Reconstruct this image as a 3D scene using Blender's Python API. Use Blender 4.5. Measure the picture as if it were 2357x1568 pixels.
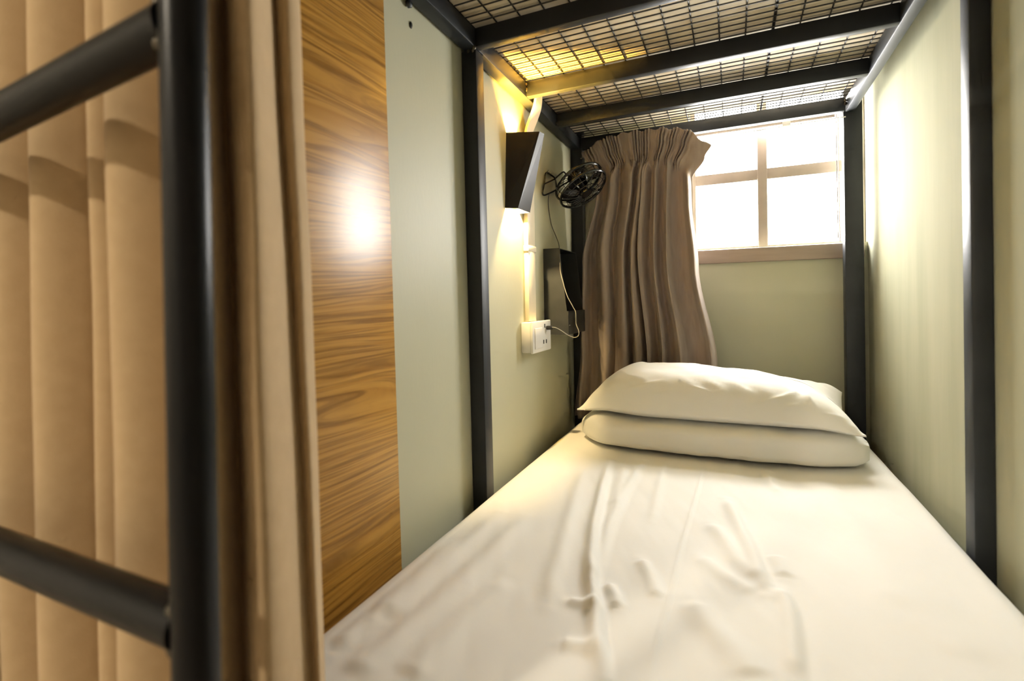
import bpy, bmesh, math, random
from mathutils import Vector, Matrix, noise

random.seed(7)
for o in list(bpy.data.objects):
    bpy.data.objects.remove(o)
SC = bpy.context.scene
COL = SC.collection
# The layout is written in camera-height units (camera eye at the origin) and
# brought to metres above the floor by S and LIFT in the last lines.
S, LIFT = 1.11, 0.90

# ------------------------------------------------------------------ camera
F_PX, CY_PX = 1128.5, 700.1
YAW, PITCH, ROLL = map(math.radians, (24.157, -0.371, -0.969))
right = Vector((math.cos(YAW), math.sin(YAW), 0)); fwd = Vector((-math.sin(YAW), math.cos(YAW), 0)); up = Vector((0, 0, 1))
FW = fwd*math.cos(PITCH) + up*math.sin(PITCH)
UP = up*math.cos(PITCH) - fwd*math.sin(PITCH)
RT = right*math.cos(ROLL) + UP*math.sin(ROLL)
UP = UP*math.cos(ROLL) - right*math.sin(ROLL)
cam = bpy.data.cameras.new('camera'); cam_o = bpy.data.objects.new('camera', cam); COL.objects.link(cam_o)
cam.sensor_width = 36; cam.lens = 36*F_PX/2357
cam.shift_y = (CY_PX-784)/2357
cam.clip_start = 0.01
m = Matrix.Identity(4)
for i in range(3):
    m[i][0], m[i][1], m[i][2] = RT[i], UP[i], -FW[i]
cam_o.matrix_world = m
cam.dof.use_dof = True; cam.dof.focus_distance = 1.5*S; cam.dof.aperture_fstop = 3.0
SC.camera = cam_o

# ------------------------------------------------------------------ sky, lights, exposure
SC.view_settings.view_transform = 'Standard'; SC.view_settings.look = 'None'
SC.view_settings.gamma = 1; SC.view_settings.use_curve_mapping = False
SC.view_settings.exposure = 0.88
SC.cycles.use_denoising = True
SC.cycles.max_bounces = 6; SC.cycles.diffuse_bounces = 4; SC.cycles.glossy_bounces = 3; SC.cycles.transparent_max_bounces = 6
SC.cycles.use_adaptive_sampling = True; SC.cycles.adaptive_threshold = 0.06; SC.cycles.adaptive_min_samples = 12
SC.cycles.sample_clamp_indirect = 8
SC.cycles.caustics_reflective = False; SC.cycles.caustics_refractive = False
W = bpy.data.worlds.new('overcast_sky'); SC.world = W; W.use_nodes = True
bg = W.node_tree.nodes['Background']
bg.inputs[0].default_value = (1.0, 0.98, 0.945, 1); bg.inputs[1].default_value = 29.0
pl = bpy.data.lights.new('window_portal', 'AREA'); pl.shape = 'RECTANGLE'; pl.size = 0.56*S; pl.size_y = 0.56*S
pl.cycles.is_portal = True
plo = bpy.data.objects.new('window_portal', pl); COL.objects.link(plo)
plo.location = (0.137, 2.06, 0.45); plo.rotation_euler = (math.radians(-90), 0, 0)
# the dormitory's ceiling lamp, behind and left of the camera
ROOM_LAMP = (-1.1, -1.4, 1.235)
rl = bpy.data.lights.new('ceiling_lamp_light', 'AREA'); rl.shape = 'DISK'; rl.size = 0.17*S
rl.energy = 29; rl.color = (1.0, 0.88, 0.70)
rlo = bpy.data.objects.new('ceiling_lamp_light', rl); COL.objects.link(rlo); rlo.location = ROOM_LAMP

# ------------------------------------------------------------------ helpers
def P(px, py):
    """direction of the view through a photograph pixel"""
    return RT*((px-1178.5)/F_PX) - UP*((py-CY_PX)/F_PX) + FW
def at_y(px, py, Y): d = P(px, py); return d*(Y/d.y)
def at_x(px, py, X): d = P(px, py); return d*(X/d.x)
def at_z(px, py, Z): d = P(px, py); return d*(Z/d.z)

def tag(o, label, cat, group=None):
    o['label'] = label; o['category'] = cat
    if group: o['group'] = group
    return o
def empty(name, loc, label=None, cat=None, kind=None):
    o = bpy.data.objects.new(name, None); COL.objects.link(o); o.location = loc; o.empty_display_size = 0.05
    if label: tag(o, label, cat)
    if kind: o['kind'] = kind
    return o
def off(o):
    v = Vector((0, 0, 0))
    while o is not None:
        v += o.location; o = o.parent
    return v
def finish(name, me, mat, parent=None, smooth=None):
    if isinstance(mat, (list, tuple)):
        for k in mat: me.materials.append(k)
    elif mat: me.materials.append(mat)
    if smooth is not None:
        for p in me.polygons: p.use_smooth = True
        if smooth < 179: me.set_sharp_from_angle(angle=math.radians(smooth))
    o = bpy.data.objects.new(name, me); COL.objects.link(o)
    if parent is not None:
        o.parent = parent; o.location = -off(parent)
    return o
def raw(name, vs, fs, mat, parent=None, smooth=None):
    me = bpy.data.meshes.new(name); me.from_pydata([tuple(v) for v in vs], [], fs); me.update()
    return finish(name, me, mat, parent, smooth)
def from_bm(name, bm, mat, parent=None, smooth=None):
    bmesh.ops.recalc_face_normals(bm, faces=bm.faces)
    me = bpy.data.meshes.new(name); bm.to_mesh(me); bm.free()
    return finish(name, me, mat, parent, smooth)
def bm_box(bm, a, b):
    a, b = Vector(a), Vector(b)
    vs = [bm.verts.new((x, y, z)) for z in (a.z, b.z) for y in (a.y, b.y) for x in (a.x, b.x)]
    for f in ((0, 2, 3, 1), (4, 5, 7, 6), (0, 1, 5, 4), (2, 6, 7, 3), (0, 4, 6, 2), (1, 3, 7, 5)):
        bm.faces.new([vs[i] for i in f])
def box(name, a, b, mat, parent=None, bevel=0.0, seg=2):
    bm = bmesh.new(); bm_box(bm, a, b)
    if bevel:
        bmesh.ops.bevel(bm, geom=bm.edges[:], offset=bevel, segments=seg, profile=0.5, affect='EDGES')
    return from_bm(name, bm, mat, parent, 40 if bevel else None)
def prism(name, poly, axis, a, b, mat, parent=None, bevel=0.0):
    """extrude a polygon of 2D points along an axis ('x','y','z') from a to b"""
    bm = bmesh.new()
    def mk(p, t):
        return {'x': (t, p[0], p[1]), 'y': (p[0], t, p[1]), 'z': (p[0], p[1], t)}[axis]
    A = [bm.verts.new(mk(p, a)) for p in poly]; B = [bm.verts.new(mk(p, b)) for p in poly]
    n = len(poly)
    bm.faces.new(A); bm.faces.new(B[::-1])
    for i in range(n): bm.faces.new([A[i], B[i], B[(i+1) % n], A[(i+1) % n]])
    if bevel: bmesh.ops.bevel(bm, geom=bm.edges[:], offset=bevel, segments=2, profile=0.5, affect='EDGES')
    return from_bm(name, bm, mat, parent, 40 if bevel else None)
def catmull(pts, n=8, closed=False):
    pts = [Vector(p) for p in pts]; out = []; N = len(pts)
    rng = N if closed else N-1
    for i in range(rng):
        if closed: p0, p1, p2, p3 = (pts[(i+k-1) % N] for k in range(4))
        else: p0, p1, p2, p3 = pts[max(i-1, 0)], pts[i], pts[i+1], pts[min(i+2, N-1)]
        for k in range(n):
            t = k/n
            out.append(0.5*((2*p1) + (p2-p0)*t + (2*p0-5*p1+4*p2-p3)*t*t + (3*p1-p0-3*p2+p3)*t**3))
    if not closed: out.append(pts[-1])
    return out
def sweep(bm, pts, r, seg=8, closed=False, flat=None):
    pts = [Vector(p) for p in pts]; N = len(pts); rings = []
    nrm = None
    for i, p in enumerate(pts):
        if closed: t = pts[(i+1) % N] - pts[i-1]
        else: t = pts[min(i+1, N-1)] - pts[max(i-1, 0)]
        t.normalize()
        if nrm is None:
            nrm = Vector((0, 0, 1)).cross(t)
            if nrm.length < 1e-3: nrm = Vector((1, 0, 0)).cross(t)
        nrm = (nrm - t*nrm.dot(t)).normalized()
        bn = t.cross(nrm)
        rings.append([bm.verts.new(p + (nrm*math.cos(2*math.pi*k/seg) + bn*math.sin(2*math.pi*k/seg))*r) for k in range(seg)])
    for i in range(N if closed else N-1):
        A, B = rings[i], rings[(i+1) % N]
        for k in range(seg): bm.faces.new([A[k], A[(k+1) % seg], B[(k+1) % seg], B[k]])
    if not closed:
        bm.faces.new(rings[0][::-1]); bm.faces.new(rings[-1])
def tube(name, pts, r, mat, parent=None, seg=8, closed=False):
    bm = bmesh.new(); sweep(bm, pts, r, seg, closed)
    return from_bm(name, bm, mat, parent, 50)
def grid(name, rows, mat, parent=None, thick=0.0, smooth=179):
    """surface through rows of points; thick gives it a real thickness"""
    R, C = len(rows), len(rows[0])
    vs = [p for r in rows for p in r]
    fs = [(i*C+j, i*C+j+1, (i+1)*C+j+1, (i+1)*C+j) for i in range(R-1) for j in range(C-1)]
    o = raw(name, vs, fs, mat, parent, smooth)
    if thick:
        md = o.modifiers.new('thickness', 'SOLIDIFY'); md.thickness = thick*S; md.offset = 0
    return o
def fbm(x, y, z=0.0, sc=1.0, oct=3):
    v, a, f = 0.0, 1.0, sc
    for _ in range(oct):
        v += a*noise.noise(Vector((x*f, y*f, z*f))); a *= 0.5; f *= 2
    return v
def smooth01(t): t = max(0.0, min(1.0, t)); return t*t*(3-2*t)

# ------------------------------------------------------------------ materials
def mat(name, col, rough=0.5, spec=0.5, metal=0.0, **kw):
    M = bpy.data.materials.new(name); M.use_nodes = True
    b = M.node_tree.nodes['Principled BSDF']
    b.inputs['Base Color'].default_value = (*col, 1); b.inputs['Roughness'].default_value = rough
    b.inputs['Specular IOR Level'].default_value = spec; b.inputs['Metallic'].default_value = metal
    for k, v in kw.items(): b.inputs[k.replace('_', ' ')].default_value = v
    return M
def nodes(M):
    nt = M.node_tree; return nt, nt.nodes, nt.links, nt.nodes['Principled BSDF']
def noise_mat(name, c1, c2, scale, rough, stretch=(1, 1, 1), bump=0.0, bump_scale=None, spec=0.5, detail=4.0, r2=None, **kw):
    M = mat(name, c1, rough, spec, **kw); nt, N, L, b = nodes(M)
    tc = N.new('ShaderNodeTexCoord'); mp = N.new('ShaderNodeMapping'); mp.inputs['Scale'].default_value = stretch
    L.new(tc.outputs['Object'], mp.inputs['Vector'])
    nz = N.new('ShaderNodeTexNoise'); nz.inputs['Scale'].default_value = scale; nz.inputs['Detail'].default_value = detail
    L.new(mp.outputs['Vector'], nz.inputs['Vector'])
    rp = N.new('ShaderNodeValToRGB'); rp.color_ramp.elements[0].position = 0.32; rp.color_ramp.elements[1].position = 0.68
    rp.color_ramp.elements[0].color = (*c1, 1); rp.color_ramp.elements[1].color = (*c2, 1)
    L.new(nz.outputs['Fac'], rp.inputs['Fac']); L.new(rp.outputs['Color'], b.inputs['Base Color'])
    if r2 is not None:
        mr = N.new('ShaderNodeMapRange'); mr.inputs['To Min'].default_value = rough; mr.inputs['To Max'].default_value = r2
        L.new(nz.outputs['Fac'], mr.inputs['Value']); L.new(mr.outputs['Result'], b.inputs['Roughness'])
    if bump:
        n2 = N.new('ShaderNodeTexNoise'); n2.inputs['Scale'].default_value = bump_scale or scale*4; n2.inputs['Detail'].default_value = 3
        L.new(mp.outputs['Vector'], n2.inputs['Vector'])
        bp = N.new('ShaderNodeBump'); bp.inputs['Strength'].default_value = bump; bp.inputs['Distance'].default_value = 0.002
        L.new(n2.outputs['Fac'], bp.inputs['Height']); L.new(bp.outputs['Normal'], b.inputs['Normal'])
    return M

M_WALL = noise_mat('sage_wall_paint', (0.50, 0.50, 0.37), (0.54, 0.535, 0.40), 3.0, 0.46, stretch=(1, 1, 0.35), bump=0.12, bump_scale=120, r2=0.58, spec=0.4)
M_WALLR = noise_mat('sage_board_paint', (0.405, 0.41, 0.295), (0.47, 0.47, 0.345), 6.0, 0.80, stretch=(1, 2.2, 0.22), bump=0.1, bump_scale=60, r2=0.95, spec=0.05)
M_CEIL = mat('white_ceiling_paint', (0.86, 0.84, 0.80), 0.8)
M_ROOM = noise_mat('cream_room_paint', (0.80, 0.77, 0.69), (0.83, 0.80, 0.72), 3, 0.7)
M_FLOOR = noise_mat('grey_floor', (0.42, 0.36, 0.28), (0.50, 0.43, 0.34), 8, 0.5)
M_METAL = noise_mat('black_painted_steel', (0.020, 0.023, 0.028), (0.030, 0.034, 0.040), 9, 0.40, bump=0.06, bump_scale=160, r2=0.52, spec=0.5)
M_LADDER = noise_mat('black_ladder_steel', (0.006, 0.007, 0.008), (0.010, 0.010, 0.011), 9, 0.26, bump=0.05, bump_scale=120, r2=0.42, spec=0.20)
M_WIRE = mat('dark_mesh_wire', (0.03, 0.026, 0.022), 0.45)
M_FRAME = noise_mat('window_frame_paint', (0.42, 0.36, 0.31), (0.50, 0.43, 0.37), 12, 0.45)
M_SILL = noise_mat('sill_paint', (0.33, 0.26, 0.21), (0.42, 0.33, 0.27), 10, 0.5, stretch=(0.4, 3, 3))
M_SHEET = noise_mat('white_cotton_sheet', (0.87, 0.855, 0.81), (0.90, 0.885, 0.845), 5, 0.8, bump=0.10, bump_scale=90, spec=0.2, Sheen_Weight=0.15)
M_PILLOW = noise_mat('white_pillow_cotton', (0.88, 0.865, 0.815), (0.91, 0.895, 0.85), 6, 0.8, bump=0.35, bump_scale=26, spec=0.2, Sheen_Weight=0.15)
M_CREAM = mat('cream_plastic', (0.80, 0.72, 0.55), 0.4)
M_WHITEP = mat('white_plastic', (0.86, 0.84, 0.80), 0.35)
M_HOLE = mat('dark_slot', (0.01, 0.01, 0.01), 0.6)
M_LAMP = mat('dark_bronze_shade', (0.020, 0.017, 0.014), 0.42, 0.45)
M_LAMPIN = mat('shade_inner_white', (0.75, 0.68, 0.55), 0.5)
M_POCKET = noise_mat('grey_black_sheet_metal', (0.030, 0.032, 0.030), (0.042, 0.043, 0.040), 14, 0.38)
M_FAN = mat('glossy_black_fan', (0.012, 0.012, 0.013), 0.18, 0.6)
M_CABLE = mat('dark_cable', (0.03, 0.027, 0.022), 0.5)
M_GREYCABLE = mat('pale_grey_cable', (0.36, 0.34, 0.28), 0.45)
M_STEEL = mat('bright_steel', (0.6, 0.6, 0.58), 0.3, metal=1.0)
M_SLAT = mat('blind_slat', (0.62, 0.53, 0.46), 0.5)

def fabric(name, c1, c2, weave=900, transl=0.0, rough=0.85, stretch=(1, 1, 1)):
    M = noise_mat(name, c1, c2, 60, rough, stretch=stretch, bump=0.12, bump_scale=weave*0.4, spec=0.15, detail=6, Sheen_Weight=0.2)
    if transl:
        nt, N, L, b = nodes(M)
        out = [n for n in N if n.type == 'OUTPUT_MATERIAL'][0]
        tr = N.new('ShaderNodeBsdfTranslucent'); tr.inputs[0].default_value = (*c2, 1)
        mx = N.new('ShaderNodeMixShader'); mx.inputs[0].default_value = transl
        L.new(b.outputs[0], mx.inputs[1]); L.new(tr.outputs[0], mx.inputs[2]); L.new(mx.outputs[0], out.inputs['Surface'])
    return M
M_TAN = fabric('tan_curtain_cloth', (0.53, 0.38, 0.215), (0.57, 0.415, 0.24), transl=0.06)
M_BROWN = fabric('taupe_curtain_cloth', (0.35, 0.282, 0.238), (0.42, 0.345, 0.295), transl=0.10, stretch=(1, 1, 0.15))
M_TICK = noise_mat('mottled_mattress_ticking', (0.55, 0.46, 0.31), (0.78, 0.70, 0.55), 16, 0.9, stretch=(0.6, 1.4, 1), detail=3)

def wood_material():
    M = mat('teak_laminate', (0.4, 0.2, 0.05), 0.30, 0.4); nt, N, L, b = nodes(M)
    tc = N.new('ShaderNodeTexCoord')
    mp = N.new('ShaderNodeMapping'); mp.inputs['Scale'].default_value = (1, 0.10, 1.0)
    L.new(tc.outputs['Object'], mp.inputs['Vector'])
    w = N.new('ShaderNodeTexNoise'); w.inputs['Scale'].default_value = 4.2; w.inputs['Detail'].default_value = 3
    L.new(mp.outputs['Vector'], w.inputs['Vector'])
    sp = N.new('ShaderNodeSeparateXYZ'); L.new(mp.outputs['Vector'], sp.inputs[0])
    # plain-sawn rings: height distorted by slow noise
    ma = N.new('ShaderNodeMath'); ma.operation = 'MULTIPLY_ADD'; ma.inputs[1].default_value = 0.24
    L.new(w.outputs['Fac'], ma.inputs[0]); L.new(sp.outputs['Z'], ma.inputs[2])
    r = N.new('ShaderNodeMath'); r.operation = 'MULTIPLY'; r.inputs[1].default_value = 58; L.new(ma.outputs[0], r.inputs[0])
    fr = N.new('ShaderNodeMath'); fr.operation = 'FRACT'; L.new(r.outputs[0], fr.inputs[0])
    rp = N.new('ShaderNodeValToRGB'); e = rp.color_ramp.elements
    e[0].position = 0.0; e[0].color = (0.52, 0.27, 0.052, 1); e[1].position = 1.0; e[1].color = (0.47, 0.235, 0.042, 1)
    k = e.new(0.55); k.color = (0.54, 0.285, 0.060, 1)
    k = e.new(0.90); k.color = (0.43, 0.205, 0.033, 1)
    L.new(fr.outputs[0], rp.inputs['Fac'])
    mp2 = N.new('ShaderNodeMapping'); mp2.inputs['Scale'].default_value = (1, 5, 230)
    L.new(tc.outputs['Object'], mp2.inputs['Vector'])
    n2 = N.new('ShaderNodeTexNoise'); n2.inputs['Scale'].default_value = 1.0; n2.inputs['Detail'].default_value = 5
    ad = N.new('ShaderNodeVectorMath'); ad.operation = 'ADD'
    cb = N.new('ShaderNodeCombineXYZ'); m3 = N.new('ShaderNodeMath'); m3.operation = 'MULTIPLY'; m3.inputs[1].default_value = 80
    L.new(w.outputs['Fac'], m3.inputs[0]); L.new(m3.outputs[0], cb.inputs['Z'])
    L.new(mp2.outputs['Vector'], ad.inputs[0]); L.new(cb.outputs[0], ad.inputs[1]); L.new(ad.outputs[0], n2.inputs['Vector'])
    r2 = N.new('ShaderNodeValToRGB'); r2.color_ramp.elements[0].position = 0.36; r2.color_ramp.elements[0].color = (0.42, 0.36, 0.30, 1)
    r2.color_ramp.elements[1].position = 0.56; r2.color_ramp.elements[1].color = (1, 1, 1, 1)
    L.new(n2.outputs['Fac'], r2.inputs['Fac'])
    mx = N.new('ShaderNodeMix'); mx.data_type = 'RGBA'; mx.blend_type = 'MULTIPLY'; mx.inputs['Factor'].default_value = 0.75
    L.new(rp.outputs['Color'], mx.inputs[6]); L.new(r2.outputs['Color'], mx.inputs[7]); L.new(mx.outputs[2], b.inputs['Base Color'])
    return M
M_WOOD = wood_material()

def glass_material():
    M = bpy.data.materials.new('window_glass'); M.use_nodes = True; nt = M.node_tree; N, L = nt.nodes, nt.links
    N.remove(N['Principled BSDF']); out = [n for n in N if n.type == 'OUTPUT_MATERIAL'][0]
    t = N.new('ShaderNodeBsdfTransparent'); g = N.new('ShaderNodeBsdfGlossy'); g.inputs['Roughness'].default_value = 0.03
    mx = N.new('ShaderNodeMixShader'); mx.inputs[0].default_value = 0.06
    L.new(t.outputs[0], mx.inputs[1]); L.new(g.outputs[0], mx.inputs[2]); L.new(mx.outputs[0], out.inputs['Surface'])
    return M
M_GLASS = glass_material()
def emit(name, col, s):
    M = bpy.data.materials.new(name); M.use_nodes = True; b = M.node_tree.nodes['Principled BSDF']
    b.inputs['Base Color'].default_value = (*col, 1); b.inputs['Emission Color'].default_value = (*col, 1); b.inputs['Emission Strength'].default_value = s
    return M

# ------------------------------------------------------------------ the room
XL, XR, YB = -0.571, 0.410, 1.95          # bunk walls and back wall
ZB, ZMESH = 0.585, 0.632                  # underside of the upper frame, mesh level
BED = -0.45
FLOOR, CEIL = -0.90, 1.36
RX0, RX1, RY0 = -2.1, 2.0, -2.3
WX0, WX1, WZ0, WZ1 = -0.135, 0.409, 0.175, 0.73   # window opening

def structure(o): o['kind'] = 'structure'; return o
structure(box('floor', (RX0, RY0, FLOOR-0.05), (RX1, YB+0.12, FLOOR), M_FLOOR))
structure(box('ceiling', (RX0, RY0, CEIL), (RX1, YB+0.12, CEIL+0.05), M_CEIL))
structure(box('wall_front', (RX0, RY0-0.08, FLOOR), (RX1, RY0, CEIL), M_ROOM))
structure(box('wall_far_left', (RX0-0.08, RY0-0.08, FLOOR), (RX0, YB+0.12, CEIL), M_ROOM))
structure(box('wall_far_right', (RX1, RY0-0.08, FLOOR), (RX1+0.08, YB+0.12, CEIL), M_ROOM))
structure(box('wall_left', (XL-0.06, 0.30, FLOOR), (XL, YB, CEIL), M_WALL))
structure(box('wall_right', (XR, 0.30, FLOOR), (XR+0.06, YB, CEIL), M_WALLR))
bm = bmesh.new()
for a, b in (((RX0, YB, FLOOR), (WX0, YB+0.12, CEIL)), ((WX1, YB, FLOOR), (RX1, YB+0.12, CEIL)),
             ((WX0, YB, FLOOR), (WX1, YB+0.12, WZ0)), ((WX0, YB, WZ1), (WX1, YB+0.12, CEIL))):
    bm_box(bm, a, b)
structure(from_bm('wall_back', bm, M_WALL))

# window: sill, sash bars and panes
win = empty('window_1', (WX0, YB+0.03, WZ0), kind='structure')
win['label'] = 'small-paned window with taupe bars above the pillow'
FY0, FY1 = YB+0.02, YB+0.055
box('window_sill', (WX0-0.02, YB-0.012, 0.124), (0.40, YB+0.10, 0.1745), M_SILL, win, 0.004)
VX = [(-0.135, -0.118), (0.089, 0.121), (0.395, 0.409)]
for x0, x1 in VX: box('window_bar', (x0, FY0, WZ0), (x1, FY1, WZ1), M_FRAME, win, 0.003)
ZR = [(0.1755, 0.185), (0.419, 0.459), (0.70, 0.73)]
for z0, z1 in ZR: box('window_rail', (WX0, FY0+0.004, z0), (WX1, FY1-0.004, z1), M_FRAME, win, 0.003)
for x0, x1 in ((VX[0][1], VX[1][0]), (VX[1][1], VX[2][0])):
    for z0, z1 in ((ZR[0][1], ZR[1][0]), (ZR[1][1], ZR[2][0])):
        box('pane', (x0, FY0+0.016, z0), (x1, FY0+0.019, z1), M_GLASS, win)

# ceiling lamp of the dormitory
cl = empty('ceiling_lamp', (ROOM_LAMP[0], ROOM_LAMP[1], CEIL), 'round flush ceiling lamp of the dormitory behind the viewpoint', 'lamp')
bm = bmesh.new(); bmesh.ops.create_cone(bm, cap_ends=True, segments=40, radius1=0.15, radius2=0.15, depth=0.10)
bmesh.ops.translate(bm, verts=bm.verts, vec=(ROOM_LAMP[0], ROOM_LAMP[1], CEIL-0.051)); from_bm('lamp_body', bm, M_WHITEP, cl, 40)
bm = bmesh.new(); bmesh.ops.create_cone(bm, cap_ends=True, segments=40, radius1=0.135, radius2=0.14, depth=0.012)
bmesh.ops.translate(bm, verts=bm.verts, vec=(ROOM_LAMP[0], ROOM_LAMP[1], CEIL-0.108)); from_bm('diffuser', bm, emit('lamp_diffuser', (1, .9, .72), 6), cl, 40)

# wood cladding on the near part of the left wall
tag(box('wood_panel', (XL, 0.31, FLOOR), (XL+0.006, 0.722, CEIL), M_WOOD, None, 0.001),
    'glossy orange-brown wood grain panel on the left wall', 'panel')
for v in bpy.data.objects['wood_panel'].data.vertices:
    if v.co.y > 0.5: v.co.y += 0.022*(0.45-v.co.z)-0.002     # its cut edge leans a little

# ------------------------------------------------------------------ bunk frame
fr = empty('bunk_bed_frame', (-0.08, 1.05, FLOOR), 'black square-tube steel bunk frame carrying the mesh overhead', 'bunk bed')
def post(x0, x1, y0, y1, z0, z1): return box('post', (x0, y0, z0), (x1, y1, z1), M_METAL, fr, 0.003)
lp = post(XL, -0.532, 1.006, 1.044, FLOOR, ZB)
for v in lp.data.vertices: v.co.y += 0.018*(ZB-v.co.z)      # it stands slightly out of plumb
post(0.380, 0.4095, 1.102, 1.140, FLOOR, CEIL)
post(XL, -0.524, 1.856, 1.896, FLOOR, CEIL)
post(0.333, 0.384, 1.872, 1.912, FLOOR, CEIL)
post(XL+0.0065, -0.532, 0.40, 0.435, FLOOR, CEIL)
post(0.380, 0.4095, 0.40, 0.435, FLOOR, CEIL)
box('side_rail', (XL+0.0065, 0.455, ZB), (-0.531, 1.856, ZB+0.043), M_METAL, fr, 0.0025)
box('side_rail', (0.338, 0.455, ZB), (0.364, 1.872, ZB+0.043), M_METAL, fr, 0.0025)
for k, y in enumerate((0.44, 0.735, 1.000, 1.308, 1.574)):
    box('crossbeam', (-0.531, y, ZB), (0.338, y+0.022, ZB+0.043), M_METAL, fr, 0.002)
box('crossbeam', (-0.524, 1.848, ZB-0.002), (0.333, 1.872, ZB+0.041), M_METAL, fr, 0.002)
# lower frame under the mattress
box('side_rail', (XL+0.0065, 0.455, -0.655), (-0.533, 1.008, -0.605), M_METAL, fr, 0.002)
box('side_rail', (XL+0.001, 1.046, -0.655), (-0.533, 1.856, -0.605), M_METAL, fr, 0.002)
box('side_rail', (0.340, 0.455, -0.655), (0.379, 1.872, -0.605), M_METAL, fr, 0.002)
for y in (0.46, 0.72, 1.08, 1.44, 1.80):
    box('bed_slat', (-0.533, y, -0.64), (0.340, y+0.04, -0.6055), M_METAL, fr, 0.002)
# weld beads at the joints the photo shows
def blob(name, c, r, m_, parent, sq=(1, 1, 1), seed=0):
    bm = bmesh.new(); bmesh.ops.create_icosphere(bm, subdivisions=2, radius=1)
    for v in bm.verts:
        d = 1+0.35*noise.noise(v.co*2.1+Vector((seed, seed*2, 0)))
        v.co = Vector(c)+Vector((v.co.x*sq[0], v.co.y*sq[1], v.co.z*sq[2]))*r*d
    return from_bm(name, bm, m_, parent, 179)
M_WELD = mat('weld_metal', (0.10, 0.085, 0.06), 0.35, metal=0.6)
for i, (x, y, z) in enumerate(((-0.533, 1.000, ZB-0.001), (-0.540, 1.006, ZB-0.002), (-0.552, 1.008, ZB-0.002), (-0.5305, 1.307, ZB+0.034),
                               (-0.5305, 1.307, ZB+0.02), (-0.5305, 1.573, ZB+0.01), (0.3345, 1.848, ZB+0.02), (0.3335, 1.849, ZB+0.03))):
    blob('weld_bead', (x, y, z), 0.0045, M_WELD, fr, (1, 1, 1.3), i*3.1)
# rusty scabs on the frame near the top left corner
blob('rail_bolt', at_x(942, 8, XL+0.006), 0.008, M_METAL, fr, (0.6, 1, 1.2), 9)

# welded wire mesh: every wire its own sub-part
mesh_root = empty('wire_mesh', (0, 0, 0)); mesh_root.parent = fr; mesh_root.location = -fr.location
def wire_mesh_data(name, a, b, r):
    bm = bmesh.new(); sweep(bm, [a, b], r, 6); bmesh.ops.recalc_face_normals(bm, faces=bm.faces)
    me = bpy.data.meshes.new(name); bm.to_mesh(me); bm.free(); me.materials.append(M_WIRE)
    for p in me.polygons: p.use_smooth = True
    me.set_sharp_from_angle(angle=math.radians(60)); return me
WLONG = wire_mesh_data('mesh_wire_long', (0, 0.445, 0), (0, 1.868, 0), 0.0018)
WCROSS = wire_mesh_data('mesh_wire_cross', (-0.560, 0, 0), (0.362, 0, 0), 0.0017)
def put_wire(me, loc):
    o = bpy.data.objects.new('wire', me); COL.objects.link(o); o.parent = mesh_root; o.location = loc
for k in range(-10, 6):
    x = 0.038+0.0573*k
    put_wire(WLONG, (x, 0, ZMESH))
put_wire(WLONG, (0.0985, 0, ZMESH))            # overlap of two mesh sheets
for k in range(-30, 32):
    y = 1.104+0.0245*k
    if 0.45 < y < 1.862: put_wire(WCROSS, (0, y, ZMESH-0.0034))

# upper mattress lying on the mesh
def soft_slab(name, x0, x1, y0, y1, z0, z1, m_, r=0.02, nz=0.0, cells=(40, 60), parent=None):
    bm = bmesh.new(); bm_box(bm, (x0, y0, z0), (x1, y1, z1))
    bmesh.ops.bevel(bm, geom=bm.edges[:], offset=r, segments=4, profile=0.5, affect='EDGES')
    return from_bm(name, bm, m_, parent, 60)
tag(soft_slab('upper_mattress', -0.555, 0.360, 0.445, 1.815, ZMESH+0.0020, ZMESH+0.14, M_TICK, 0.012),
    'mottled beige mattress underside seen through the overhead wire mesh', 'mattress')

# ------------------------------------------------------------------ lower mattress with its fitted sheet
MX0, MX1, MY0, MY1 = -0.531, 0.379, 0.396, 1.842
mt = empty('mattress', ((MX0+MX1)/2, (MY0+MY1)/2, -0.605), 'lower bunk mattress in a wrinkled white fitted sheet', 'mattress')
soft_slab('mattress_core', MX0+0.008, MX1-0.008, MY0+0.008, MY1-0.008, -0.6045, BED-0.012, M_TICK, 0.02, parent=mt)
# creases: (photo pixels along the crease, height, half-width in metres, kind)
CR = []
def crease(px, h, w, side=0.0):
    CR.append(([at_z(x, y, BED).to_2d() for x, y in px], h, w, side))
crease([(1405, 1060), (1385, 1130), (1368, 1210), (1358, 1300), (1362, 1350), (1372, 1405), (1372, 1470), (1392, 1568)], 0.011, 0.011, 0.5)
crease([(1482, 1062), (1440, 1130), (1400, 1215), (1375, 1300), (1362, 1345)], 0.006, 0.012, 0.3)
crease([(1305, 1385), (1345, 1392), (1372, 1405)], 0.005, 0.011, 0.2)
crease([(1395, 1345), (1415, 1375), (1420, 1400)], 0.006, 0.010)
crease([(1290, 1485), (1330, 1490), (1368, 1500)], 0.005, 0.012)
crease([(1622, 1075), (1600, 1150), (1570, 1250), (1535, 1400), (1490, 1568)], 0.0028, 0.0034, 0.6)
crease([(1345, 1075), (1320, 1160), (1290, 1270), (1255, 1395)], 0.005, 0.016)
crease([(1672, 1150), (1695, 1200), (1725, 1265), (1768, 1372)], 0.008, 0.013, 0.3)
crease([(1635, 1205), (1665, 1240), (1695, 1290), (1745, 1345)], 0.006, 0.015)
crease([(1780, 1280), (1800, 1310), (1808, 1330)], 0.005, 0.014)
crease([(1795, 1355), (1815, 1400), (1824, 1460), (1830, 1568)], 0.007, 0.012, 0.4)
crease([(1475, 1290), (1495, 1325), (1515, 1380)], 0.006, 0.012)
crease([(1585, 1380), (1630, 1440), (1700, 1510), (1740, 1568)], 0.006, 0.022)
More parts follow.
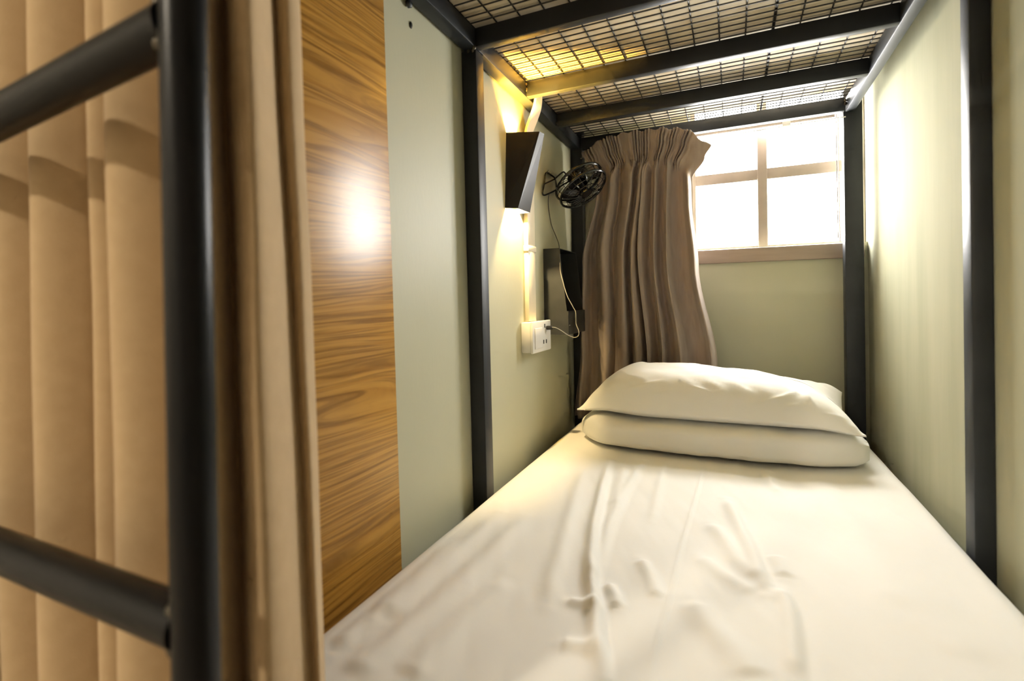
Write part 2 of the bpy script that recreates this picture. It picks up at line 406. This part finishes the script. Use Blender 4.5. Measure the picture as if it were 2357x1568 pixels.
crease([(1610, 1280), (1660, 1320), (1740, 1370)], 0.004, 0.016)
crease([(1880, 1100), (1980, 1250), (2080, 1420)], 0.004, 0.030)
crease([(1950, 1180), (2100, 1350), (2250, 1540)], 0.0035, 0.035)
crease([(1150, 1180), (1060, 1270), (960, 1360), (880, 1430)], 0.006, 0.020)
crease([(1210, 1190), (1120, 1290), (1010, 1390), (880, 1500), (800, 1568)], 0.006, 0.022)
crease([(1060, 1240), (960, 1330), (860, 1420), (760, 1500)], 0.005, 0.018)
crease([(1180, 1330), (1100, 1400), (1000, 1500), (930, 1568)], 0.0045, 0.022)
crease([(1440, 1075), (1425, 1120), (1410, 1170)], 0.005, 0.012)
crease([(1530, 1070), (1515, 1130), (1500, 1200)], 0.003, 0.010)
crease([(1765, 1082), (1775, 1110), (1790, 1135)], 0.004, 0.012)
def crease_z(x, y):
    z = 0.0
    for pts, h, w, side in CR:
        best = None
        for i in range(len(pts)-1):
            a, b = pts[i], pts[i+1]; d = b-a; L2 = d.length_squared
            t = max(0.0, min(1.0, ((x-a.x)*d.x+(y-a.y)*d.y)/L2)); qx, qy = a.x+d.x*t, a.y+d.y*t
            dd = (x-qx)**2+(y-qy)**2
            if best is None or dd < best[0]:
                s = (d.x*(y-qy)-d.y*(x-qx)); best = (dd, s, (i+t)/(len(pts)-1))
        if best[0] > (4*w)**2: continue
        r = math.sqrt(best[0])/w*(1 if best[1] >= 0 else -1)
        env = smooth01(best[2]/0.15)*smooth01((1-best[2])/0.12) if h < 0.012 else 1
        env = 0.25+0.75*env if best[2] in (0.0, 1.0) or True else env
        end = math.exp(-r*r)
        k = end*(1.0+side*math.tanh(-r*2.0)*0.0)
        k -= side*0.55*math.exp(-((r-1.3)**2)/0.5)          # trough beside the ridge
        z += 1.25*h*env*k*(1 if 0.0 < best[2] < 1.0 else math.exp(-0.0*r))
    return z
NX, NY = 230, 300
xs, ys = [], []
def edge_profile(a, b, n, r, drop):
    """list of (coordinate, height) across the mattress with rounded shoulders"""
    out = [(a, -drop), (a, -drop*0.5), (a, -r)]
    for k in range(1, 8): t = k/8*math.pi/2; out.append((a+r*(1-math.cos(t)), -r*(1-math.sin(t))))
    for k in range(n+1): out.append((a+r+(b-a-2*r)*k/n, 0.0))
    for k in range(7, 0, -1): t = k/8*math.pi/2; out.append((b-r*(1-math.cos(t)), -r*(1-math.sin(t))))
    out += [(b, -r), (b, -drop*0.5), (b, -drop)]
    return out
px_ = edge_profile(MX0, MX1, NX, 0.030, 0.142); py_ = edge_profile(MY0, MY1, NY, 0.014, 0.142)
rows = []
for y, hy in py_:
    row = []
    for x, hx in px_:
        z = BED+min(hx, hy) if (hx < 0 and hy < 0) else BED+hx+hy
        top = 1.0 if (hx == 0 and hy == 0) else 0.25
        if hx > -0.06 and hy > -0.06:
            fadeY = 1-smooth01((y-1.41)/0.05)
            z += (1-0.8*smooth01((y-1.42)/0.05))*top*(0.0028*fbm(x, y*0.35, 0.3, 7, 3)+0.0008*fbm(x*3.5+y*1.5, y*0.7, 5, 9, 2))
            if top == 1.0: z += crease_z(x, y)*fadeY
        wob = 0.004*fbm(y, 1.7, x, 4, 2) if abs(hx) > 0 else 0
        row.append((x+wob*(0.0 if hx == 0 else (1 if x > 0 else -0.5)), y, z))
    rows.append(row)
grid('fitted_sheet', rows, M_SHEET, mt)

# ------------------------------------------------------------------ folded duvet and pillow
def superbox(n=28):
    """unit cube shell as a dict of (u,v,w) points with quads"""
    bm = bmesh.new(); bmesh.ops.create_cube(bm, size=2)
    bmesh.ops.subdivide_edges(bm, edges=bm.edges[:], cuts=n, use_grid_fill=True)
    return bm
def seg_dist(x, z, a, b):
    ax, az = a; bx, bz = b; dx, dz = bx-ax, bz-az
    t = max(0, min(1, ((x-ax)*dx+(z-az)*dz)/(dx*dx+dz*dz)))
    return math.hypot(x-ax-dx*t, z-az-dz*t), t
bm = superbox(46)
DZ0 = BED+0.0025
for v in bm.verts:
    u, w, h = v.co
    # round the profile in the fold direction
    q = 4.0
    n_ = (abs(w)**q+abs(h)**q)**(1/q) if (abs(w)+abs(h)) > 0 else 1
    w2, h2 = w, h
    if n_ > 1: w2, h2 = w/n_, h/n_
    e = max(0, abs(u)-0.88)/0.12
    sq = 1-0.28*e*e
    x = -0.066+u*0.385
    bow = 0.030*u*u+0.030*smooth01((u-0.55)/0.45)+0.055*smooth01((-0.72-u)/0.28)
    yf = 1.428+bow
    y = (yf+1.748)/2+w2*(1.748-yf)/2*sq
    hh = 0.090+0.006*math.sin(u*2+1)
    z = DZ0+hh/2*(1-0.05*e)+h2*hh/2*(1-0.35*e*e)
    if e > 0: z = DZ0+(z-DZ0)*(1-0.12*e)
    a = fbm(x, y, z, 9, 3)
    z += 0.004*a*(h2 > -0.5); y += 0.005*fbm(x*1.6, z*0.6, 3, 12, 3)*(w2 < 0)
    # shallow vertical puckers on the front roll
    y += 0.003*math.sin(x*55+3*fbm(x, 0, 0, 5, 2))*(1 if w2 < -0.6 else 0)
    z = max(z, DZ0)
    v.co = (x, y, z)
dv = tag(from_bm('folded_duvet', bm, M_PILLOW, None, 179), 'folded white duvet lying flat beneath the pillow', 'duvet')

bm = bmesh.new()
NU, NV = 110, 70
PZ = BED+0.1015
ridges = []
rr = random.Random(3)
RL = [((1555, 905), (1500, 915)), ((1560, 935), (1600, 905)), ((1700, 950), (1790, 918)), ((1745, 945), (1830, 905)), ((1665, 940), (1700, 918)),
      ((1580, 890), (1660, 915)), ((1440, 900), (1520, 880)), ((1820, 935), (1880, 960)), ((1890, 955), (1945, 965)), ((1480, 930), (1540, 900)), ((1620, 925), (1665, 900)), ((1770, 960), (1850, 930)), ((1855, 905), (1880, 950)), ((1400, 925), (1450, 900)), ((1905, 985), (1975, 985))]
def pillow_pt(u, v, top):
    # u across (-1 left, 1 right), v depth (-1 front, 1 back); four pulled-out corners
    pin = 0.055*(1-v*v)*0.9; pin2 = 0.030*(1-u*u)
    x = u*(1-pin*abs(u)**3)*0.378-0.078
    y = 1.602+v*(1-pin2*abs(v)**3)*0.152
    y += 0.060*smooth01((-0.35-u)/0.65)*(v < 0)*abs(v)+0.012*max(0, u)*(v < 0)
    x += 0.020*(v > 0)*v*(u < 0)*(-u)*1.0
    if u < -0.3: hx = math.sin(math.pi/2*max(0.0, min(1.0, (u+1)/0.52)))**0.85
    else: hx = max(0.0, 1-max(0.0, u)**4.2)**0.72
    hy = 0.66*max(0.0, 1-abs(v)**9)**0.5+0.34*(1-v*v)
    ed = hx*hy
    tilt = 1-0.22*max(0.0, u+0.1)
    h = 0.138*ed*tilt
    base = 0.006+0.020*smooth01((u-0.5)/0.5)*smooth01(v)
    # corner tips: back right lifts, front ones hang
    lift = 0.030*smooth01((abs(u)-0.55)/0.45)*smooth01((v-0.2)/0.8)*(u > 0)
    droop = -0.010*smooth01((abs(u)-0.7)/0.3)*smooth01((-v-0.5)/0.5)
    if top:
        z = PZ+base+lift+droop+h
        z += ed*0.006*fbm(x, y, 2, 10, 3)
    else:
        z = PZ+base*0.3+lift+droop*0.9-0.002+0.010*(1-ed)
    return Vector((x, y, z))
def pucker(p):
    d = p.dot(FW); x, y = 1178.5+F_PX*p.dot(RT)/d, CY_PX-F_PX*p.dot(UP)/d; z = 0.0
    for a, b in RL:
        r, t = seg_dist(x, y, a, b)
        if r < 24: z += 0.012*math.exp(-(r/5.5)**2)*math.sin(math.pi*(0.12+0.76*t))
    return z
tops = {}
for i in range(NU+1):
    for j in range(NV+1):
        # denser samples towards the rim
        u = math.sin((i/NU*2-1)*math.pi/2*0.96)/math.sin(math.pi/2*0.96); v = math.sin((j/NV*2-1)*math.pi/2*0.96)/math.sin(math.pi/2*0.96)
        p = pillow_pt(u, v, True)
        # puckers along the front and the right rim
        rim = max(smooth01((abs(v)-0.55)/0.4), smooth01((abs(u)-0.7)/0.3))
        fall = (1-abs(u)**8)*(1-abs(v)**8)
        p.z += fall*rim*0.0055*math.sin(u*34+v*9+2.5*fbm(u, v, 0, 4, 2))*(0.4+0.6*abs(noise.noise(Vector((u*3, v*2, 9)))))
        p.z += pucker(p)*fall
        tops[i, j, 1] = bm.verts.new(p)
        if 0 < i < NU and 0 < j < NV:
            tops[i, j, 0] = bm.verts.new(pillow_pt(u, v, False))
        else: tops[i, j, 0] = tops[i, j, 1]
for i in range(NU):
    for j in range(NV):
        bm.faces.new([tops[i, j, 1], tops[i+1, j, 1], tops[i+1, j+1, 1], tops[i, j+1, 1]])
        q = [tops[i, j, 0], tops[i, j+1, 0], tops[i+1, j+1, 0], tops[i+1, j, 0]]
        try: bm.faces.new(q)
        except ValueError: pass
tag(from_bm('pillow', bm, M_PILLOW, None, 179), 'plump white pillow with pointed corners on top of the folded duvet', 'pillow')

# ------------------------------------------------------------------ window curtain
def lerp_table(tab, t):
    for (a, va), (b, vb) in zip(tab, tab[1:]):
        if t <= b:
            k = (t-a)/(b-a); k = max(0, min(1, k)); k = k*k*(3-2*k); return va+(vb-va)*k
    return tab[-1][1]
CYW = 1.800
LEFT = [(0, -0.506), (0.045, -0.486), (0.10, -0.452), (0.16, -0.462), (0.42, -0.518), (0.75, -0.532), (1.0, -0.556)]
RIGHT = [(0, -0.056), (0.04, -0.078), (0.105, -0.120), (0.20, -0.120), (0.42, -0.104), (0.78, -0.048), (1.0, -0.020)]
CT, CB_ = 0.578, -0.446
rowsC = []
NS, NT = 420, 130
def cfold(s):
    ph = 2*math.pi*(8.5*s+0.34*math.sin(2*math.pi*s*1.7+0.6)+0.10*math.sin(2*math.pi*s*4.1))
    a = math.sin(ph); return math.copysign(abs(a)**0.75, a)*0.8+0.2*math.sin(ph*2+0.8)*math.sin(s*9)
GR = [0.06, 0.20, 0.27, 0.45, 0.52, 0.66, 0.74, 0.84]
def hfold(s):
    v = 0.0
    for i, g in enumerate(GR):
        d = (s-g)/0.030
        v += math.exp(-d*d)*math.sin((s-g)*2*math.pi/0.024+i)
    return v*0.9+0.5*math.sin(2*math.pi*4.1*s+0.7)
for j in range(NT+1):
    t = j/NT; t = t**1.15
    l, r = lerp_table(LEFT, t), lerp_table(RIGHT, t)
    row = []
    low = smooth01((t-0.085)/0.05)
    for i in range(NS+1):
        s = i/NS
        top = CT+0.020*math.sin(math.pi*min(1, s*1.15))-0.028*smooth01((0.22-s)/0.22)-0.062*smooth01((s-0.80)/0.20)+0.004*math.sin(s*60)*(s > .1)
        z = top+(CB_-top)*t
        sl = s+low*0.012*math.sin(2*math.pi*(3*s+t*0.8))*math.sin(math.pi*s)
        x = l+(r-l)*sl
        amp = (0.022+0.010*smooth01((t-0.1)/0.5))
        y = CYW+(1-low)*0.009*hfold(s)+low*amp*cfold(s+0.010*math.sin(t*4+s*9))
        pinch = math.exp(-((t-0.10)/0.03)**2)
        y += 0.006*pinch*math.sin(s*70+1.0)
        # the head flares forward
        y -= 0.018*smooth01((0.09-t)/0.09)
        x += low*0.006*math.cos(2*math.pi*(8.2*s))*math.sin(math.pi*s)
        row.append((x, y, z))
    rowsC.append(row)
wc = empty('window_curtain', (-0.29, CYW, CB_), 'gathered taupe-brown curtain pulled to the left half of the window wall', 'curtain')
grid('curtain_cloth', rowsC, M_BROWN, wc, 0.0015)
tube('curtain_wire', [(-0.524, 1.838, 0.545), (0.333, 1.838, 0.560)], 0.0018, M_STEEL, wc, 6)

# raised blind above the panes
bl = empty('window_blind', (0.10, 1.925, 0.60), 'thin beige slat blind raised to the top of the window', 'blind')
for k in range(6):
    z = 0.5885+k*0.0068
    box('slat', (-0.13, 1.918, z), (0.318, 1.942, z+0.0058), M_SLAT, bl)
box('clip', (0.165, 1.914, 0.578), (0.190, 1.919, 0.604), M_WHITEP, bl, 0.001)
tube('pull_cord', [(0.323, 1.93, 0.645), (0.3235, 1.932, 0.42), (0.3255, 1.935, 0.19)], 0.0016, M_SILL, bl, 6)
tube('tilt_wand', [(0.329, 1.936, 0.645), (0.330, 1.938, 0.42), (0.331, 1.94, 0.18)], 0.0022, M_SLAT, bl, 6)

# ------------------------------------------------------------------ wall sconce
sconce = empty('wall_sconce', (XL, 1.28, 0.36), 'dark folded-metal wall lamp throwing warm light up and down', 'lamp')
ZT, ZBm = 0.472, 0.258
tN, tC, tF, tM = (XL-0.001, 1.252), (-0.484, 1.288), (-0.479, 1.312), (XL-0.001, 1.314)
bN, bC, bF, bM_ = (XL-0.001, 1.236), (-0.541, 1.258), (-0.537, 1.337), (XL-0.001, 1.339)
def shade(name, ins, m_, z0, z1):
    vs, fs = [], []
    T = [Vector((*p, z1)) for p in (tN, tC, tF, tM)]; B = [Vector((*p, z0)) for p in (bN, bC, bF, bM_)]
    for ring in (B, T):
        c = sum(ring, Vector())/4
        for p in ring:
            q = p.copy()
            if ins: q.x = max(XL+0.0005, p.x-ins) if p.x > XL+0.01 else p.x; q.y = p.y+(ins if p.y < c.y else -ins)
            vs.append(q)
    for i in range(3): fs.append((i, i+1, 5+i, 4+i))
    return vs, fs
vo, fo = shade('o', 0, None, ZBm, ZT); vi, fi = shade('i', 0.0022, None, ZBm, ZT)
vs = vo+vi
fs = list(fo)+[tuple(8+k for k in f[::-1]) for f in fi]
for i in range(3):
    fs.append((i+1, i, 8+i, 9+i)); fs.append((4+i, 5+i, 13+i, 12+i))
sh = raw('lamp_shade', vs, fs, [M_LAMP, M_LAMPIN], sconce)
for p in sh.data.polygons: p.material_index = 1 if 3 <= p.index < 6 else 0
box('back_plate', (XL+0.0004, 1.256, 0.27), (XL+0.003, 1.310, 0.44), M_LAMP, sconce)
box('lamp_holder', (XL+0.003, 1.268, 0.335), (-0.545, 1.304, 0.365), M_WHITEP, sconce, 0.002)
M_LED = emit('warm_led', (1.0, 0.75, 0.38), 30)
for z in (0.3665, 0.3285):
    bm = bmesh.new(); bmesh.ops.create_cone(bm, cap_ends=True, segments=20, radius1=0.008, radius2=0.008, depth=0.006)
    bmesh.ops.translate(bm, verts=bm.verts, vec=(-0.556, 1.284, z+0.0015)); from_bm('bulb', bm, M_LED, sconce, 40)
def spot(name, loc, e, r, col):
    d = bpy.data.lights.new(name, 'POINT'); d.energy = e; d.color = col; d.shadow_soft_size = r*S
    o = bpy.data.objects.new(name, d); COL.objects.link(o); o.parent = sconce; o.location = Vector(loc)-sconce.location
spot('upward_light', (-0.547, 1.290, 0.436), 26, 0.006, (1.0, 0.56, 0.08))
spot('downward_light', (-0.553, 1.279, 0.306), 15, 0.005, (1.0, 0.74, 0.36))

# ------------------------------------------------------------------ cable trunking and socket
tk = empty('cable_trunking', (XL, 1.394, 0.0), 'cream plastic cable duct running from behind the wall lamp to the socket', 'cable duct')
box('duct', (XL+0.0004, 1.366, -0.0635), (-0.556, 1.424, 0.150), M_CREAM, tk, 0.002)
box('duct', (XL+0.0004, 1.366, 0.166), (-0.556, 1.424, 0.49), M_CREAM, tk, 0.002)
box('joint_cover', (XL+0.0004, 1.362, 0.149), (-0.5535, 1.428, 0.167), M_CREAM, tk, 0.002)
rowsT = []
for c, wv in zip(catmull([(-0.563, 1.395, 0.485), (-0.556, 1.393, 0.52), (-0.536, 1.386, 0.556), (-0.520, 1.375, 0.585), (-0.514, 1.370, 0.628)], 8), range(100)):
    rowsT.append([(c.x-0.004, c.y-0.026, c.z), (c.x+0.003, c.y-0.026, c.z-0.003), (c.x+0.003, c.y+0.020, c.z-0.003), (c.x-0.004, c.y+0.020, c.z)])
grid('bent_duct', [r+[r[0]] for r in rowsT], M_CREAM, tk, 0, 40)

sk = empty('wall_socket', (XL, 1.41, -0.11), 'white surface-mounted wall socket with a cable plugged in', 'socket')
box('socket_box', (XL+0.0004, 1.334, -0.155), (-0.541, 1.486, -0.0645), M_WHITEP, sk, 0.003)
box('face_plate', (-0.5412, 1.332, -0.157), (-0.532, 1.488, -0.0625), M_WHITEP, sk, 0.003)
box('rocker_switch', (-0.5325, 1.346, -0.145), (-0.5290, 1.405, -0.083), M_WHITEP, sk, 0.0015)
for y, z in ((1.432, -0.079), (1.421, -0.128), (1.444, -0.128)):
    box('pin_slot', (-0.5325, y-0.004, z-0.006), (-0.5316, y+0.004, z+0.006), M_HOLE, sk)

# ------------------------------------------------------------------ black wall pocket
pk = empty('wall_pocket', (XL, 1.62, -0.11), 'open black sheet-metal pocket shelf hung beside the socket', 'shelf')
Y0, Y1 = 1.533, 1.722
side = [(XL+0.0004, -0.113), (-0.487, -0.114), (-0.487, -0.036), (-0.492, -0.036), (-0.515, 0.171), (XL+0.0004, 0.171)]
prism('side_plate', side, 'y', Y0, Y0+0.002, M_POCKET, pk)
prism('side_plate', side, 'y', Y1-0.002, Y1, M_POCKET, pk)
box('back_plate', (XL+0.0004, Y0+0.002, -0.113), (XL+0.003, Y1-0.002, 0.171), M_POCKET, pk)
box('top_plate', (XL+0.003, Y0+0.002, 0.169), (-0.516, Y1-0.002, 0.171), M_POCKET, pk)
box('bottom_plate', (XL+0.003, Y0+0.002, -0.1135), (-0.489, Y1-0.002, -0.111), M_POCKET, pk)
box('front_lip', (-0.489, Y0+0.002, -0.1135), (-0.4865, Y1+0.006, -0.036), M_POCKET, pk)
blob('rivet', (-0.4863, Y0+0.010, -0.083), 0.0022, M_STEEL, pk)
blob('rivet', (XL+0.0035, 1.62, 0.075), 0.0025, M_STEEL, pk)

# ------------------------------------------------------------------ wire-guard fan on a bent-wire stand
FC = at_y(1337, 428, 1.62)
fdep = FC.dot(FW)
ax = (RT*0.44-UP*0.80-FW*0.38).normalized()           # blowing direction: down towards the pillow
e1 = (RT*0.86+UP*0.50); e1 = (e1-ax*e1.dot(ax)).normalized(); e2 = ax.cross(e1)
RF = 0.086
fan = empty('wall_fan', tuple(FC), 'small black wire-guard fan tilted down beside the curtain', 'fan')
def ring(c, r, n=40): return [c+(e1*math.cos(2*math.pi*k/n)+e2*math.sin(2*math.pi*k/n))*r for k in range(n)]
for nm, hh, sgn in (('rear_guard', 0.036, -1), ('front_guard', 0.034, 1)):
    bm = bmesh.new()
    sweep(bm, ring(FC+ax*sgn*0.016, RF), 0.0042, 6, True)
    for q, d in ((0.82, 0.7), (0.55, 0.95), (0.3, 1.0)):
        sweep(bm, ring(FC+ax*sgn*(0.016+hh*0.75*math.sqrt(max(0, 1-q*q))), RF*q, 32), 0.0011, 5, True)
    for k in range(22):
        a = 2*math.pi*k/22; d = e1*math.cos(a)+e2*math.sin(a)
        pts = [FC+d*RF*q+ax*sgn*(0.016+hh*0.75*math.sqrt(max(0, 1-q*q))) for q in (0.22, 0.45, 0.7, 0.88, 0.97, 1.0)]
        sweep(bm, pts, 0.0010, 5)
    from_bm(nm, bm, M_FAN, fan, 60)
def disc(nm, c, r, h, m_):
    bm = bmesh.new(); sweep(bm, [c-ax*h/2, c-ax*h*0.42, c+ax*h*0.42, c+ax*h/2], r, 24)
    return from_bm(nm, bm, m_, fan, 50)
disc('motor_housing', FC-ax*0.030, 0.026, 0.036, M_FAN); disc('centre_badge', FC+ax*0.036, 0.021, 0.006, M_FAN); disc('hub', FC+ax*0.004, 0.014, 0.022, M_FAN)
for k in range(4):
    a0 = 2*math.pi*k/4+0.3; rowsB = []
    for q in range(8):
        r = 0.012+(RF*0.86-0.012)*q/7; row = []
        for w_ in range(6):
            a = a0+(w_/5-0.5)*(0.95+0.25*math.sin(q/7*math.pi)); tw = (w_/5-0.5)*0.030*(1-0.45*q/7)
            row.append(FC+(e1*math.cos(a)+e2*math.sin(a))*r+ax*(0.002+tw))
        rowsB.append(row)
    grid('blade', rowsB, M_FAN, fan, 0.0015)
# bent-wire stand hooked on a wall screw
def bend(pts, nm):
    bm = bmesh.new(); sweep(bm, catmull(pts, 6), 0.0028, 7); return from_bm(nm, bm, M_FAN, fan, 60)
xw = XL+0.006
bend([at_x(1281, 433, xw+0.05), at_x(1278, 412, xw+0.012), at_x(1268, 403, xw), at_x(1262, 399, xw), at_x(1256, 400, xw), at_x(1253, 422, xw), at_x(1249, 443, xw), at_x(1251, 449, xw), at_x(1258, 448, xw+0.003),
      at_x(1275, 440, xw+0.02), at_x(1292, 428, xw+0.04), FC-ax*0.040-e1*0.01], 'stand_loop')
bend([at_x(1254, 423, xw+0.002), at_x(1267, 417, xw+0.006), at_x(1278, 411, xw+0.010), at_x(1288, 402, xw+0.016), at_x(1297, 396, xw+0.024), at_x(1305, 402, xw+0.035), FC-ax*0.036+e1*0.0], 'stand_loop')
blob('wall_screw', at_x(1263, 395, XL+0.003), 0.0045, M_STEEL, fan)

# cable from the fan down across the pocket to the socket
cab = empty('fan_cable', tuple(at_x(1270, 520, XL+0.004)), 'thin cable dangling from the fan past the pocket to the socket', 'cable')
xa = XL+0.004
c1 = [at_x(1268, 443, xa+0.012), at_x(1263, 450, xa+0.008), at_x(1262, 470, xa), at_x(1265, 495, xa), at_x(1270, 520, xa), at_x(1280, 545, xa+0.008), at_x(1286, 562, -0.535), at_y(1288, 580, 1.528), at_y(1288.5, 605, 1.526)]
tube('cord', catmull(c1, 8), 0.0014, M_CABLE, cab, 6)
c2 = [at_y(1288.5, 603, 1.526), at_y(1290, 625, 1.525), at_y(1296, 650, 1.525), at_y(1305, 680, 1.524), at_y(1318, 705, 1.52), at_y(1325, 720, 1.515), at_y(1326, 745, 1.515), at_y(1332, 762, 1.51), at_y(1331, 773, 1.505),
      at_y(1322, 777, 1.50), at_y(1308, 772, 1.49), at_y(1293, 762, 1.475), at_y(1280, 755, 1.46), at_y(1272, 753.5, 1.452), at_y(1266, 754, 1.449)]
tube('cord', catmull(c2, 8), 0.0013, M_GREYCABLE, cab, 6)
pp = at_y(1264, 754.5, 1.449)
box('plug', (-0.5315, 1.442, pp.z-0.006), (-0.515, 1.458, pp.z+0.006), M_HOLE, cab, 0.002)

# small dark anchor hole left in the wall under the rail
tag(blob('wall_anchor', at_x(946, 58, XL+0.001), 0.006, M_POCKET, None, (0.3, 0.7, 1.2), 4), 'small dark anchor stub in the green wall below the top rail', 'anchor')

# ------------------------------------------------------------------ ladder at the foot of the bed
YL = 0.20
ld = empty('ladder', (-0.52, YL, FLOOR), 'black steel tube ladder standing close by in front of the tan curtain', 'ladder')
xr = at_y(436, 700, YL).x; xl = xr-0.42
M_ = M_LADDER
def stile(x): return tube('stile', [(x+0.002, YL, CEIL-0.3), (x, YL, 0.0), (x-0.002, YL, FLOOR)], 0.0136, M_, ld, 40)
stile(xr); stile(xl)
def rung(z, dz=0.0):
    bm = bmesh.new(); sweep(bm, [(xl+0.008, YL, z+dz), (xr-0.008, YL, z)], 0.0152, 24)
    from_bm('rung', bm, M_, ld, 40)
rung(0.179, -0.034); rung(-0.205, 0.0); rung(0.563, -0.02); rung(-0.589)
for i, (x, z) in enumerate(((xr-0.0125, 0.166), (xr-0.0125, 0.191), (xr-0.0125, -0.194), (xr-0.012, -0.217))):
    blob('weld_bead', (x, YL-0.006, z), 0.005, M_WELD, ld, (1, 1, 1), i*1.7)

# ------------------------------------------------------------------ tan privacy curtain behind the ladder
fc = empty('privacy_curtain', (-0.55, 0.27, FLOOR+0.05), 'long tan curtain hanging in soft folds behind the ladder', 'curtain')
def plan(bottom):
    """points of the curtain's plan at the height of the top or bottom of the picture"""
    pts = []
    edges = [-1.20, -1.09, -0.99, -0.90, -0.80, -0.722, -0.648, -0.567, -0.517, -0.432]
    for k in range(len(edges)-1):
        a, b = edges[k], edges[k+1]
        n = 12
        for i in range(n):
            t = i/n; am = 0.060*min(1.0, (b-a)/0.07)
            pts.append(Vector((a+(b-a)*t, 0.300-am*math.sin(math.pi*t)**0.6, 0)))
    pts.append(Vector((-0.432, 0.300, 0)))
    d = 1.0 if bottom else 0.0
    tail = [(470, 0.246), (500, 0.262), (520+20*d, 0.288), (536+16*d, 0.290), (550+14*d, 0.276), (585+10*d, 0.276), (612+28*d, 0.296), (634+44*d, 0.326), (641+54*d, 0.340), (648+58*d, 0.345),
            (656+58*d, 0.342), (674+46*d, 0.344), (694+30*d, 0.356), (703+26*d, 0.366), (704+24*d, 0.376), (698+24*d, 0.384)]
    for x, y in tail:
        q = at_y(x, 700, y); pts.append(Vector((q.x, q.y, 0)))
    return catmull(pts, 3)
pt, pb = plan(False), plan(True)
ztop, zbot = 0.598, FLOOR+0.04
rowsF = []
for j in range(41):
    t = j/40; z = ztop+(zbot-ztop)*t
    k = max(-0.3, min(1.3, (0.32-z)/0.70))
    rowsF.append([Vector((a.x+(b.x-a.x)*k+0.002*fbm(a.x*2, z, 0, 4, 2), a.y+(b.y-a.y)*k+0.003*fbm(a.x*2, z*0.7, 4, 3, 2), z)) for a, b in zip(pt, pb)])
grid('curtain_cloth', rowsF, M_TAN, fc, 0.0018)
tube('curtain_rod', [(-1.30, 0.285, 0.612), (0.409, 0.285, 0.612)], 0.010, M_METAL, fc, 16)

# ------------------------------------------------------------------ to metres above the floor
seen = set()
for o in bpy.data.objects:
    if o.type == 'MESH' and o.data.name not in seen:
        seen.add(o.data.name); o.data.transform(Matrix.Scale(S, 4))
for o in bpy.data.objects:
    if o.parent is None: o.location.z += LIFT
    o.location = o.location*S
